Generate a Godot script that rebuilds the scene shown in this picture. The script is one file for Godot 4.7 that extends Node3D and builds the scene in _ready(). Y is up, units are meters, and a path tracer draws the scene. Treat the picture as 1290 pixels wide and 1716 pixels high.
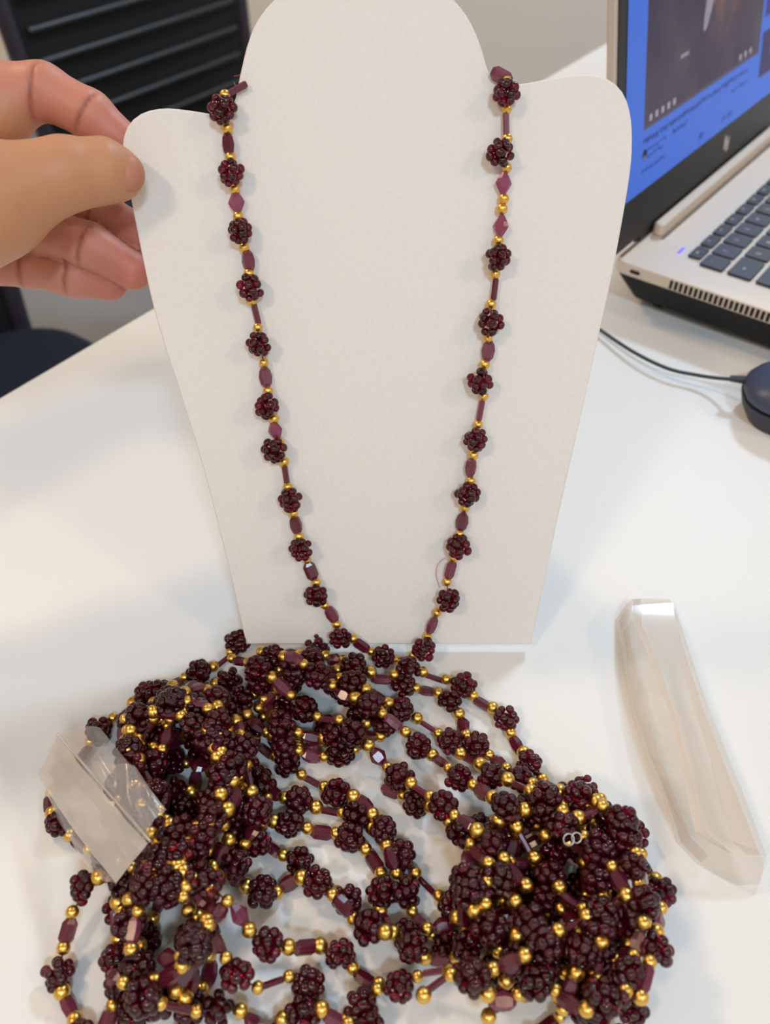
extends Node3D
# A garnet necklace on a white display board, held by a hand, over a heap of matching strands on an office table.

const TY := 0.75                 # table top
const EYE := Vector3(0, 1.05, 0) # the phone
const F := 1400.0                # focal length in pixels of the 1290 x 1716 frame
const Q := 0.70710678
const E1 := Vector3(0.61587329, 0, -0.78784522)   # along the table's far edge and the laptop's hinge
const E2 := Vector3(0.78784522, 0, 0.61587329)    # from the hinge towards the laptop's user
var rng := RandomNumberGenerator.new()
var M := {}
var names := {}

# ---------------------------------------------------------------- where things stand
func ray(u: float, v: float) -> Vector3:
	var up := (858.0 - v) / F
	return Vector3((u - 645.0) / F, -Q + up * Q, -Q - up * Q)

func on_table(u: float, v: float, h := 0.0) -> Vector3:
	var r := ray(u, v)
	return EYE + r * ((TY + h - EYE.y) / r.y)

func at_depth(u: float, v: float, depth: float) -> Vector3:
	return EYE + ray(u, v) * depth

# ---------------------------------------------------------------- mesh buffer
class Buf:
	var v := PackedVector3Array()
	var n := PackedVector3Array()
	var c := PackedColorArray()
	var t := PackedVector2Array()
	var i := PackedInt32Array()

	func vert(p: Vector3, nn: Vector3, uv := Vector2.ZERO, col := Color.WHITE) -> int:
		v.append(p); n.append(nn); t.append(uv); c.append(col)
		return v.size() - 1

	func tri(a: int, b: int, d: int) -> void:      # front faces run clockwise seen from the side the normals point to
		var g := (v[b] - v[a]).cross(v[d] - v[a])
		if g.dot(n[a] + n[b] + n[d]) > 0.0:
			i.append(a); i.append(d); i.append(b)
		else:
			i.append(a); i.append(b); i.append(d)

	func quad(a: int, b: int, d: int, e: int) -> void:
		tri(a, b, d); tri(a, d, e)

	func flat(ps: Array, away: Vector3) -> void:   # a flat convex face that looks away from a point inside
		var nn: Vector3 = (ps[1] - ps[0]).cross(ps[2] - ps[0])
		if ps.size() > 3 and nn.length_squared() < 1e-18:
			nn = (ps[2] - ps[0]).cross(ps[3] - ps[0])
		nn = nn.normalized()
		if nn.dot(ps[0] - away) < 0.0:
			nn = -nn
		var first := v.size()
		for p in ps:
			vert(p, nn)
		for k in range(1, ps.size() - 1):
			tri(first, first + k, first + k + 1)

	func done(colored := false) -> ArrayMesh:
		var a := []
		a.resize(Mesh.ARRAY_MAX)
		a[Mesh.ARRAY_VERTEX] = v; a[Mesh.ARRAY_NORMAL] = n; a[Mesh.ARRAY_TEX_UV] = t; a[Mesh.ARRAY_INDEX] = i
		if colored:
			a[Mesh.ARRAY_COLOR] = c
		var m := ArrayMesh.new()
		m.add_surface_from_arrays(Mesh.PRIMITIVE_TRIANGLES, a)
		return m

func add_ellipsoid(b: Buf, x: Transform3D, lat := 7, lon := 10) -> void:
	var first := b.v.size()
	var nb := x.basis.inverse().transposed()
	for j in lat + 1:
		var th := PI * j / lat
		for k in lon:
			var ph := TAU * k / lon
			var p := Vector3(sin(th) * cos(ph), cos(th), sin(th) * sin(ph))
			b.vert(x * p, (nb * p).normalized())
	for j in lat:
		for k in lon:
			var k2 := (k + 1) % lon
			if j > 0:
				b.tri(first + j * lon + k, first + j * lon + k2, first + (j + 1) * lon + k2)
			if j < lat - 1:
				b.tri(first + j * lon + k, first + (j + 1) * lon + k2, first + (j + 1) * lon + k)

func add_tube(b: Buf, pts: Array, radii, sides := 8, caps := true) -> void:
	var first := b.v.size()
	var side := Vector3.ZERO
	for k in pts.size():
		var d: Vector3 = (pts[mini(k + 1, pts.size() - 1)] - pts[maxi(k - 1, 0)]).normalized()
		if side == Vector3.ZERO:
			side = d.cross(Vector3.UP if absf(d.y) < 0.9 else Vector3.RIGHT).normalized()
		side = (side - d * side.dot(d)).normalized()
		var other := d.cross(side)
		var r: float = radii if radii is float else radii[k]
		for s in sides:
			var nn := side * cos(TAU * s / sides) + other * sin(TAU * s / sides)
			b.vert(pts[k] + nn * r, nn)
	for k in pts.size() - 1:
		for s in sides:
			var s2 := (s + 1) % sides
			b.quad(first + k * sides + s, first + k * sides + s2, first + (k + 1) * sides + s2, first + (k + 1) * sides + s)
	if caps:
		for e in [0, pts.size() - 1]:
			var ring := []
			for s in sides:
				ring.append(b.v[first + e * sides + s])
			b.flat(ring, pts[1 if e == 0 else e - 1])

func smooth_line(ctrl: Array, step: float) -> Array:   # Catmull-Rom, resampled evenly
	var raw := []
	for k in ctrl.size() - 1:
		var a = ctrl[maxi(k - 1, 0)]; var p = ctrl[k]; var q = ctrl[k + 1]; var d = ctrl[mini(k + 2, ctrl.size() - 1)]
		for s in 16:
			raw.append(p.cubic_interpolate(q, a, d, s / 16.0))
	raw.append(ctrl[-1])
	var out := [raw[0]]
	var left := step
	for k in raw.size() - 1:
		var p = raw[k]
		var q = raw[k + 1]
		var len: float = p.distance_to(q)
		var done_len := 0.0
		while len - done_len >= left:
			done_len += left
			out.append(p.lerp(q, done_len / len))
			left = step
		left -= len - done_len
	return out

# a flat outline (x, y) given a thickness along z from 0 to depth, with rounded edges
func slab_mesh(outline: PackedVector2Array, depth: float, bevel: float, smooth := false) -> ArrayMesh:
	var b := Buf.new()
	var pts := outline
	if Geometry2D.is_polygon_clockwise(pts):
		pts.reverse()
	var n := pts.size()
	var nor := []
	for k in n:
		var e := (pts[(k + 1) % n] - pts[k]).normalized()
		var e0 := (pts[k] - pts[(k + n - 1) % n]).normalized()
		var m := (Vector2(e.y, -e.x) + Vector2(e0.y, -e0.x))
		m = m.normalized() / maxf(0.5, m.length() * 0.5)
		nor.append(m)
	var prof := [[bevel, 0.0, -1.0, 0.0], [bevel * 0.3, bevel * 0.3, -0.7, 0.7], [0.0, bevel, 0.0, 1.0], [0.0, depth - bevel, 0.0, 1.0], [bevel * 0.3, depth - bevel * 0.3, 0.7, 0.7], [bevel, depth, 1.0, 0.0]]
	var rings := []
	for pr in prof:
		var first := b.v.size()
		for k in n:
			var q: Vector2 = pts[k] - nor[k] * pr[0]
			var side: Vector2 = nor[k].normalized() * pr[3]
			b.vert(Vector3(q.x, q.y, pr[1]), Vector3(side.x, side.y, pr[2]).normalized(), q * 10.0)
		rings.append(first)
	for r in prof.size() - 1:
		for k in n:
			var k2 := (k + 1) % n
			b.quad(rings[r] + k, rings[r] + k2, rings[r + 1] + k2, rings[r + 1] + k)
	var inner := PackedVector2Array()
	for k in n:
		inner.append(pts[k] - nor[k] * bevel)
	var tris := Geometry2D.triangulate_polygon(inner)
	for side in [[0.0, -1.0], [depth, 1.0]]:
		var first := b.v.size()
		for q in inner:
			b.vert(Vector3(q.x, q.y, side[0]), Vector3(0, 0, side[1]), q * 10.0)
		for k in range(0, tris.size(), 3):
			b.tri(first + tris[k], first + tris[k + 1], first + tris[k + 2])
	return b.done()

func rect(x0: float, y0: float, x1: float, y1: float, r := 0.0, seg := 4) -> PackedVector2Array:
	if r <= 0.0:
		return PackedVector2Array([Vector2(x0, y0), Vector2(x1, y0), Vector2(x1, y1), Vector2(x0, y1)])
	var out := PackedVector2Array()
	for c in [[x1 - r, y0 + r, -90.0], [x1 - r, y1 - r, 0.0], [x0 + r, y1 - r, 90.0], [x0 + r, y0 + r, 180.0]]:
		for s in seg + 1:
			var a := deg_to_rad(c[2] + 90.0 * s / seg)
			out.append(Vector2(c[0] + cos(a) * r, c[1] + sin(a) * r))
	return out

# ---------------------------------------------------------------- nodes
func numbered(called: String) -> String:
	var k: int = names.get(called, 0)
	names[called] = k + 1
	return called if k == 0 else "%s_%03d" % [called, k]

func tag(o: Node3D, label: String, category: String, group := "") -> Node3D:
	o.set_meta("label", label)
	o.set_meta("category", category)
	if group:
		o.set_meta("group", group)
	return o

func thing(called: String, label: String, category: String, at: Vector3, group := "") -> Node3D:
	var o := Node3D.new()
	o.name = numbered(called)
	add_child(o, true)
	o.position = at
	return tag(o, label, category, group)

# a part: its mesh is placed in world axes, whatever its parent
func part(called: String, mesh: Mesh, mat: Material, parent: Node3D, x := Transform3D.IDENTITY, label := "") -> MeshInstance3D:
	var o := MeshInstance3D.new()
	o.mesh = mesh
	o.material_override = mat
	o.cast_shadow = GeometryInstance3D.SHADOW_CASTING_SETTING_ON
	if parent == self:
		o.name = numbered(called)
	else:
		var k := 0
		var nm := called
		while parent.has_node(NodePath(nm)):
			k += 1
			nm = "%s_%03d" % [called, k]
		o.name = nm
	parent.add_child(o, true)
	o.transform = world_of(parent).affine_inverse() * x
	if label:
		o.set_meta("label", label)
	return o

func world_of(o: Node3D) -> Transform3D:
	var x := Transform3D.IDENTITY
	while o != self:
		x = o.transform * x
		o = o.get_parent()
	return x

func struct(called: String, mesh: Mesh, mat: Material, x := Transform3D.IDENTITY, label := "", category := "") -> MeshInstance3D:
	var o := part(called, mesh, mat, self, x)
	o.set_meta("kind", "structure")
	if label:
		tag(o, label, category)
	return o

func box(size: Vector3) -> BoxMesh:
	var m := BoxMesh.new()
	m.size = size
	return m

# ---------------------------------------------------------------- materials
func noise(freq: float, octaves: int, a: Color, z: Color, size := 256, s := 1) -> NoiseTexture2D:
	var fn := FastNoiseLite.new()
	fn.seed = s
	fn.noise_type = FastNoiseLite.TYPE_SIMPLEX_SMOOTH
	fn.frequency = freq
	fn.fractal_octaves = octaves
	var t := NoiseTexture2D.new()
	t.width = size; t.height = size; t.seamless = true; t.noise = fn
	var g := Gradient.new()
	g.set_color(0, a); g.set_color(1, z)
	t.color_ramp = g
	return t

func bumps(freq: float, octaves: int, strength: float, s := 3) -> NoiseTexture2D:
	var fn := FastNoiseLite.new()
	fn.seed = s
	fn.frequency = freq
	fn.fractal_octaves = octaves
	var t := NoiseTexture2D.new()
	t.width = 256; t.height = 256; t.seamless = true; t.noise = fn
	t.as_normal_map = true
	t.bump_strength = strength
	return t

func mat(c: Color, rough: float, metal := 0.0) -> StandardMaterial3D:
	var m := StandardMaterial3D.new()
	m.albedo_color = c
	m.roughness = rough
	m.metallic = metal
	return m

func triplanar(m: StandardMaterial3D, tex: Texture2D, normal: Texture2D, scale: float, world := false) -> void:
	m.uv1_triplanar = true
	m.uv1_world_triplanar = world
	m.uv1_scale = Vector3.ONE * scale
	if tex:
		m.albedo_texture = tex
	if normal:
		m.normal_enabled = true
		m.normal_texture = normal

func s8(r: int, g: int, b: int, a := 1.0) -> Color:
	return Color(r / 255.0, g / 255.0, b / 255.0, a)

func make_materials() -> void:
	M.table = mat(s8(228, 228, 224), 0.42)
	M.table.metallic_specular = 0.35
	M.board = mat(s8(232, 228, 222), 0.55)
	triplanar(M.board, noise(0.11, 4, s8(250, 249, 247), Color.WHITE, 256, 5), bumps(0.14, 3, 3.0, 9), 14.0)
	M.board.normal_scale = 0.06
	M.board_edge = mat(s8(214, 208, 198), 0.7)
	M.gold = mat(s8(230, 186, 96), 0.3, 1.0)
	triplanar(M.gold, null, bumps(0.03, 2, 6.0, 21), 260.0)
	M.gold.normal_scale = 0.55
	M.garnet = []
	for g in [[s8(120, 14, 42, 0.12), 0.07], [s8(100, 10, 28, 0.15), 0.08], [s8(112, 26, 44, 0.2), 0.13]]:
		var m := mat(g[0], g[1])
		m.refraction_enabled = true
		m.refraction_scale = 0.052
		m.metallic_specular = 0.36
		M.garnet.append(m)
	M.drop = []
	for g in [[s8(150, 66, 92, 0.4), 0.22], [s8(128, 36, 62, 0.32), 0.2], [s8(172, 78, 116, 0.5), 0.28]]:
		var m := mat(g[0], g[1])
		m.refraction_enabled = true
		m.refraction_scale = 0.07
		m.metallic_specular = 0.36
		M.drop.append(m)
	M.loose = mat(s8(206, 120, 150), 0.6)
	M.thread = mat(s8(118, 40, 60), 0.6)
	M.quartz = mat(s8(247, 236, 220, 0.24), 0.05)
	M.quartz.transparency = BaseMaterial3D.TRANSPARENCY_ALPHA
	M.refract_tint = mat(s8(226, 204, 180, 0.32), 0.4)  # tint of the inner strips that imitate refracted edges
	M.refract_tint.transparency = BaseMaterial3D.TRANSPARENCY_ALPHA
	M.film = mat(s8(214, 206, 198, 0.2), 0.24)
	M.film.transparency = BaseMaterial3D.TRANSPARENCY_ALPHA
	M.film_thick = mat(s8(214, 206, 196, 0.5), 0.22)
	M.film_thick.transparency = BaseMaterial3D.TRANSPARENCY_ALPHA
	M.skin = mat(Color.WHITE, 0.48)
	M.skin.vertex_color_use_as_albedo = true
	M.skin.subsurf_scatter_enabled = true
	M.skin.subsurf_scatter_strength = 0.08
	triplanar(M.skin, null, bumps(0.06, 4, 4.0, 31), 60.0)
	M.skin.normal_scale = 0.3
	M.nail = mat(s8(180, 120, 92), 0.5)
	M.silver = mat(s8(206, 192, 176), 0.45, 0.25)
	M.silver_light = mat(s8(214, 199, 181), 0.5, 0.2)
	M.black = mat(s8(26, 26, 27), 0.45)
	M.deep = mat(s8(12, 12, 13), 0.7)
	M.key = mat(s8(42, 44, 54), 0.45)
	M.key_small = mat(s8(40, 40, 42), 0.5)
	M.legend = mat(s8(216, 214, 210), 0.6)
	M.mouse_top = mat(s8(60, 68, 88), 0.4)
	M.mouse_low = mat(s8(52, 54, 64), 0.55)
	M.cable = mat(s8(46, 58, 58), 0.5)
	M.mesh_back = mat(s8(7, 7, 10), 0.7)
	M.slat = mat(s8(36, 35, 32), 0.4)
	M.frame = mat(s8(54, 48, 60), 0.5)
	M.seat = mat(s8(20, 25, 42), 0.85)
	triplanar(M.seat, null, bumps(0.2, 2, 3.0, 41), 20.0)
	M.steel = mat(s8(150, 150, 152), 0.3, 0.9)
	M.wall = mat(s8(228, 227, 225), 0.9)
	M.wall_grey = mat(s8(232, 222, 208), 0.9)
	M.ceiling = mat(s8(238, 236, 232), 0.95)
	M.floor = mat(s8(134, 140, 146), 0.4)
	M.groove = mat(s8(120, 110, 100), 0.8)

# ---------------------------------------------------------------- lights
func ceiling_light(at: Vector3, side: float, color: Color, energy: float, label: String) -> void:
	var t := thing("ceiling_light", label, "ceiling light", at, "ceiling lights")
	part("housing", slab_mesh(rect(-side / 2 - 0.02, -side / 2 - 0.02, side / 2 + 0.02, side / 2 + 0.02, 0.02), 0.03, 0.003), mat(s8(240, 240, 240), 0.5), t, Transform3D(Basis(Vector3.RIGHT, PI / 2), at))
	var glow := mat(Color.WHITE, 0.6)
	glow.emission_enabled = true
	glow.emission = color
	glow.emission_energy_multiplier = 2.0
	part("diffuser", slab_mesh(rect(-side / 2, -side / 2, side / 2, side / 2, 0.01), 0.006, 0.001), glow, t, Transform3D(Basis(Vector3.RIGHT, PI / 2), at + Vector3(0, -0.03, 0)))
	var l := AreaLight3D.new()
	l.name = "panel_light"
	l.area_size = Vector2(side, side)
	l.light_color = color
	l.light_energy = energy
	l.area_range = 12.0
	l.area_attenuation = 2.0
	l.shadow_enabled = true
	t.add_child(l, true)
	l.transform = Transform3D(Basis(Vector3.RIGHT, -PI / 2), Vector3(0, -0.045, 0))

func _ready() -> void:
	rng.seed = 7
	# camera, environment, lights
	var cam := Camera3D.new()
	cam.name = "camera"
	cam.fov = rad_to_deg(2.0 * atan(858.0 / F))
	cam.near = 0.02
	cam.far = 30.0
	cam.position = EYE
	cam.rotation = Vector3(-PI / 4, 0, 0)
	var lens := CameraAttributesPhysical.new()
	lens.frustum_focal_length = 19.6
	lens.frustum_focus_distance = 0.33
	lens.exposure_aperture = 6.5
	lens.frustum_near = 0.02
	lens.frustum_far = 30.0
	cam.attributes = lens
	add_child(cam)
	cam.fov = rad_to_deg(2.0 * atan(858.0 / F))
	var env := Environment.new()
	env.background_mode = Environment.BG_COLOR
	env.background_color = Color.BLACK
	env.tonemap_mode = Environment.TONE_MAPPER_LINEAR
	env.tonemap_exposure = 1.45
	env.sdfgi_enabled = true
	env.ssao_enabled = true
	env.ssil_enabled = true
	var we := WorldEnvironment.new()
	we.name = "surroundings"
	we.environment = env
	add_child(we)
	make_materials()
	var warm := s8(255, 221, 184)
	var cool := s8(206, 231, 255)
	ceiling_light(Vector3(2.2, 2.7, 0.75), 0.32, warm, 1.35, "warm square ceiling panel to the right of the table")
	ceiling_light(Vector3(0.45, 2.7, 1.3), 0.32, cool, 1.75, "cool square ceiling panel behind the photographer")
	ceiling_light(Vector3(-1.1, 2.7, 0.95), 0.32, warm, 1.15, "warm square ceiling panel over the hand's side of the room")
	ceiling_light(Vector3(-1.4, 2.7, -1.3), 0.32, warm, 1.6, "added unseen warm square ceiling panel above the chairs")  # unseen panel added for more light at the back of the room
	ceiling_light(Vector3(1.0, 2.7, -1.9), 0.32, cool, 2.4, "added unseen cool square ceiling panel above the laptop's end of the table")  # unseen panel added to brighten the back wall and far tabletop
	room()
	table()
	display_board()
	hung_necklace()
	hand()
	laptop()
	chairs()
	pile()
	bag()
	crystal()
	mouse()

# ---------------------------------------------------------------- the room
func room() -> void:
	struct("floor", box(Vector3(7, 0.1, 6)), M.floor, Transform3D(Basis(), Vector3(0.3, -0.05, -0.4)))
	struct("ceiling", box(Vector3(7, 0.1, 6)), M.ceiling, Transform3D(Basis(), Vector3(0.3, 2.8, -0.4)))
	struct("wall_back", box(Vector3(7, 2.9, 0.1)), M.wall_grey, Transform3D(Basis(), Vector3(0.3, 1.35, -2.9)))
	struct("wall_front", box(Vector3(7, 2.9, 0.1)), M.wall, Transform3D(Basis(), Vector3(0.3, 1.35, 2.1)))
	struct("wall_left", box(Vector3(0.1, 2.9, 6)), M.wall, Transform3D(Basis(), Vector3(-2.9, 1.35, -0.4)))
	struct("wall_right", box(Vector3(0.1, 2.9, 6)), M.wall, Transform3D(Basis(), Vector3(3.5, 1.35, -0.4)))
	struct("baseboard_back", box(Vector3(6.3, 0.09, 0.015)), mat(s8(160, 156, 150), 0.6), Transform3D(Basis(), Vector3(0.3, 0.045, -2.843)))

func edge_frame() -> Array:   # origin, along, away from the table
	var o := on_table(125, 592)
	var along := Vector3(0.583, 0, -0.812).normalized()
	return [o, along, Vector3(along.z, 0, -along.x)]

func table() -> void:
	var f := edge_frame()
	var o: Vector3 = f[0]; var a: Vector3 = f[1]; var n: Vector3 = f[2]
	var t := thing("table", "large white glossy office table under the beads, stand and laptop", "table", Vector3(o.x, 0, o.z) - n * 0.5)
	# local x along the far edge, local y towards the near side, z up
	var x := Transform3D(Basis(a, -n, Vector3.UP), o - Vector3(0, 0.028, 0))
	part("tabletop", slab_mesh(rect(-1.0, 0.0, 1.5, 0.95, 0.02), 0.028, 0.002), M.table, t, x)
	for s in [[-0.9, 0.1], [1.4, 0.1], [-0.9, 0.85], [1.4, 0.85]]:
		var c: Vector3 = o + a * s[0] - n * s[1]
		var lb := Buf.new()
		add_tube(lb, [Vector3(c.x, 0.0, c.z), Vector3(c.x, 0.02, c.z), Vector3(c.x, TY - 0.028, c.z)], [0.022, 0.025, 0.025], 16)
		part("leg", lb.done(), M.steel, t)

# ---------------------------------------------------------------- the display board
var bo: Vector3      # middle of the bottom edge of the front face
var bu: Vector3      # up along the board
var bn: Vector3      # out of its front

func on_board(u: float, v: float, out := 0.0) -> Vector3:
	var r := ray(u, v)
	return EYE + r * ((bo + bn * out - EYE).dot(bn) / r.dot(bn))

func display_board() -> void:
	bo = (on_table(412, 1080, 0.006) + on_table(890, 1080, 0.006)) * 0.5
	var tilt := deg_to_rad(31.0)
	bu = Vector3(0, cos(tilt), -sin(tilt))
	bn = Vector3(0, sin(tilt), cos(tilt))
	var ctrl := [[412, 1080], [376, 925], [340, 785], [300, 655], [262, 535], [240, 440], [222, 350], [209, 275], [205, 240], [214, 210], [238, 189], [275, 181], [320, 185], [360, 191], [382, 186], [393, 168], [402, 125], [414, 75], [430, 35], [456, 2], [490, -26], [545, -46], [610, -52], [675, -46], [728, -26], [763, 2], [787, 34], [804, 72], [816, 112], [826, 132], [845, 142], [880, 139], [935, 129], [985, 124], [1022, 134], [1046, 158], [1058, 200], [1059, 260], [1050, 330], [1028, 450], [1002, 570], [971, 710], [936, 865], [890, 1080]]
	var out := PackedVector2Array()
	var flat := []
	for c in ctrl:
		var p := on_board(c[0], c[1]) - bo
		flat.append(Vector3(p.x, p.dot(bu), 0))
	flat[0] += Vector3(0, 0, 0)
	for p in smooth_line(flat, 0.0035):
		out.append(Vector2(p.x, p.y))
	out.append(Vector2(flat[-1].x, flat[-1].y))
	var t := thing("display_stand", "white leatherette necklace display board with rounded shoulders, held upright", "display stand", Vector3(bo.x, TY, bo.z - 0.03))
	var x := Transform3D(Basis(Vector3.RIGHT, bu, bn), bo - bn * 0.0045)
	part("panel", slab_mesh(out, 0.0045, 0.0008), M.board, t, x)
	# the easel leg hinged to the back
	var hinge := bo + bu * 0.13 - bn * 0.0075
	var foot := Vector3(bo.x, TY + 0.004, hinge.z - 0.05)
	var up := (hinge - foot).normalized()
	var nn := Vector3.RIGHT.cross(up)
	var leg := PackedVector2Array([Vector2(-0.03, 0), Vector2(0.03, 0), Vector2(0.02, hinge.distance_to(foot)), Vector2(-0.02, hinge.distance_to(foot))])
	part("easel_leg", slab_mesh(leg, 0.003, 0.0006), M.board_edge, t, Transform3D(Basis(Vector3.RIGHT, up, nn), foot))
	part("hinge_strip", slab_mesh(rect(-0.022, -0.012, 0.022, 0.012, 0.003), 0.0032, 0.0006), M.board_edge, t, Transform3D(Basis(Vector3.RIGHT, bu, bn), hinge - bn * 0.0003))

# ---------------------------------------------------------------- beads
var round_bead: ArrayMesh
var gold_mesh: ArrayMesh
var drop_mesh := []
var cluster_mesh := []
var cluster_spots := []

func make_beads() -> void:
	var b := Buf.new()
	add_ellipsoid(b, Transform3D.IDENTITY, 7, 11)
	round_bead = b.done()
	b = Buf.new()
	add_ellipsoid(b, Transform3D.IDENTITY, 8, 12)
	gold_mesh = b.done()
	# flat faceted drops: lozenge, barrel, oval, thin stick; long axis y, one unit long
	for prof in [[[-0.5, 0.1], [-0.2, 0.29], [0.0, 0.38], [0.2, 0.29], [0.5, 0.1]], [[-0.5, 0.16], [-0.3, 0.31], [0.3, 0.31], [0.5, 0.16]], [[-0.5, 0.12], [-0.32, 0.26], [0.0, 0.32], [0.32, 0.26], [0.5, 0.12]], [[-0.5, 0.11], [-0.42, 0.15], [0.42, 0.15], [0.5, 0.11]]]:
		b = Buf.new()
		var rings := []
		for p in prof:
			var ring := []
			var w: float = p[1]
			var h: float = minf(w * 0.7, 0.17)
			for q in [[1.0, 0.0], [0.55, 1.0], [-0.55, 1.0], [-1.0, 0.0], [-0.55, -1.0], [0.55, -1.0]]:
				ring.append(Vector3(q[0] * w, p[0], q[1] * h))
			rings.append(ring)
		for r in rings.size() - 1:
			for k in 6:
				var k2 := (k + 1) % 6
				b.flat([rings[r][k], rings[r][k2], rings[r + 1][k2], rings[r + 1][k]], Vector3.ZERO)
		b.flat(rings[0], Vector3.ZERO)
		b.flat(rings[-1], Vector3.ZERO)
		drop_mesh.append(b.done())
	# a cluster: eighteen little beads woven round a ball, axis y
	for kind in 7:
		var spots := []
		var turn := rng.randf() * TAU
		var rows := [[1.42, 3], [0.55, 5 + kind % 2], [-0.35, 6 - kind % 2], [-1.3, 4]]
		var i := 0
		for row in rows:
			for k in row[1]:
				var az: float = turn + TAU * k / row[1] + rng.randf_range(-0.14, 0.14) + 0.4 * i
				var el: float = row[0] * 0.82 + rng.randf_range(-0.14, 0.14)
				var p := Vector3(cos(el) * cos(az), sin(el), cos(el) * sin(az))
				var r := rng.randf_range(0.00148, 0.00178)
				var at := p * rng.randf_range(0.0034, 0.0043)
				var y := p
				var xx := y.cross(Vector3(rng.randf() - 0.5, rng.randf() - 0.5, rng.randf() - 0.5)).normalized()
				var bs := Basis(xx, y, xx.cross(y)) * Basis.from_scale(Vector3(r * 1.08, r * 0.92, r * rng.randf_range(0.95, 1.15)))
				spots.append(Transform3D(bs, at))
			i += 1
		spots.append(Transform3D(Basis.from_scale(Vector3.ONE * 0.0024), Vector3.ZERO))     # the bead in the middle
		cluster_spots.append(spots)
		b = Buf.new()
		for s in spots:
			add_ellipsoid(b, s, 7, 10)
		cluster_mesh.append(b.done())

func along(dir: Vector3, face: Vector3) -> Basis:   # y along dir, z turned towards face
	var y := dir.normalized()
	var z := (face - y * face.dot(y)).normalized()
	return Basis(y.cross(z), y, z)

func any_turn() -> Basis:
	return Basis.from_euler(Vector3(rng.randf() * TAU, rng.randf() * TAU, rng.randf() * TAU))

func put_cluster(parent: Node3D, at: Vector3, basis: Basis, size: float, fine: int, face := Vector3.UP) -> void:
	var kind := rng.randi() % 7
	var m: Material = M.garnet[rng.randi() % 3]
	var x := Transform3D(basis.scaled(Vector3.ONE * size), at)
	if fine == 0:
		part("garnet_cluster", cluster_mesh[kind], m, parent, x)
		return
	var c := Node3D.new()
	var k := 0
	var nm := "garnet_cluster"
	while parent.has_node(NodePath(nm)):
		k += 1
		nm = "garnet_cluster_%03d" % k
	c.name = nm
	parent.add_child(c, true)
	c.transform = world_of(parent).affine_inverse() * x
	# the beads that face the viewer's side; those pressed against the board or the table are hidden by the rest
	var shown: Array = cluster_spots[kind].duplicate()
	var core: Transform3D = shown.pop_back()
	shown.sort_custom(func(p, q): return (basis * p.origin).dot(face) > (basis * q.origin).dot(face))
	shown = [core] + shown.slice(0, fine - 1)
	for s in fine:
		var o := MeshInstance3D.new()
		o.mesh = round_bead
		o.material_override = M.garnet[(rng.randi() % 5) % 3] if rng.randf() < 0.3 else m
		o.name = "garnet_bead" if s == 0 else "garnet_bead_%03d" % s
		c.add_child(o, true)
		o.transform = shown[s]

func put_gold(parent: Node3D, at: Vector3, r: float) -> void:
	part("gold_bead", gold_mesh, M.gold, parent, Transform3D(any_turn().scaled(Vector3.ONE * r), at))

func put_drop(parent: Node3D, at: Vector3, basis: Basis, kind: int, length: float, m: Material) -> void:
	part("garnet_drop", drop_mesh[kind], m, parent, Transform3D(basis.scaled_local(Vector3(length, length, length)), at))

func thread_through(parent: Node3D, pts: Array, r := 0.0003) -> void:
	var b := Buf.new()
	add_tube(b, pts, r, 5)
	part("thread", b.done(), M.thread, parent)

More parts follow.
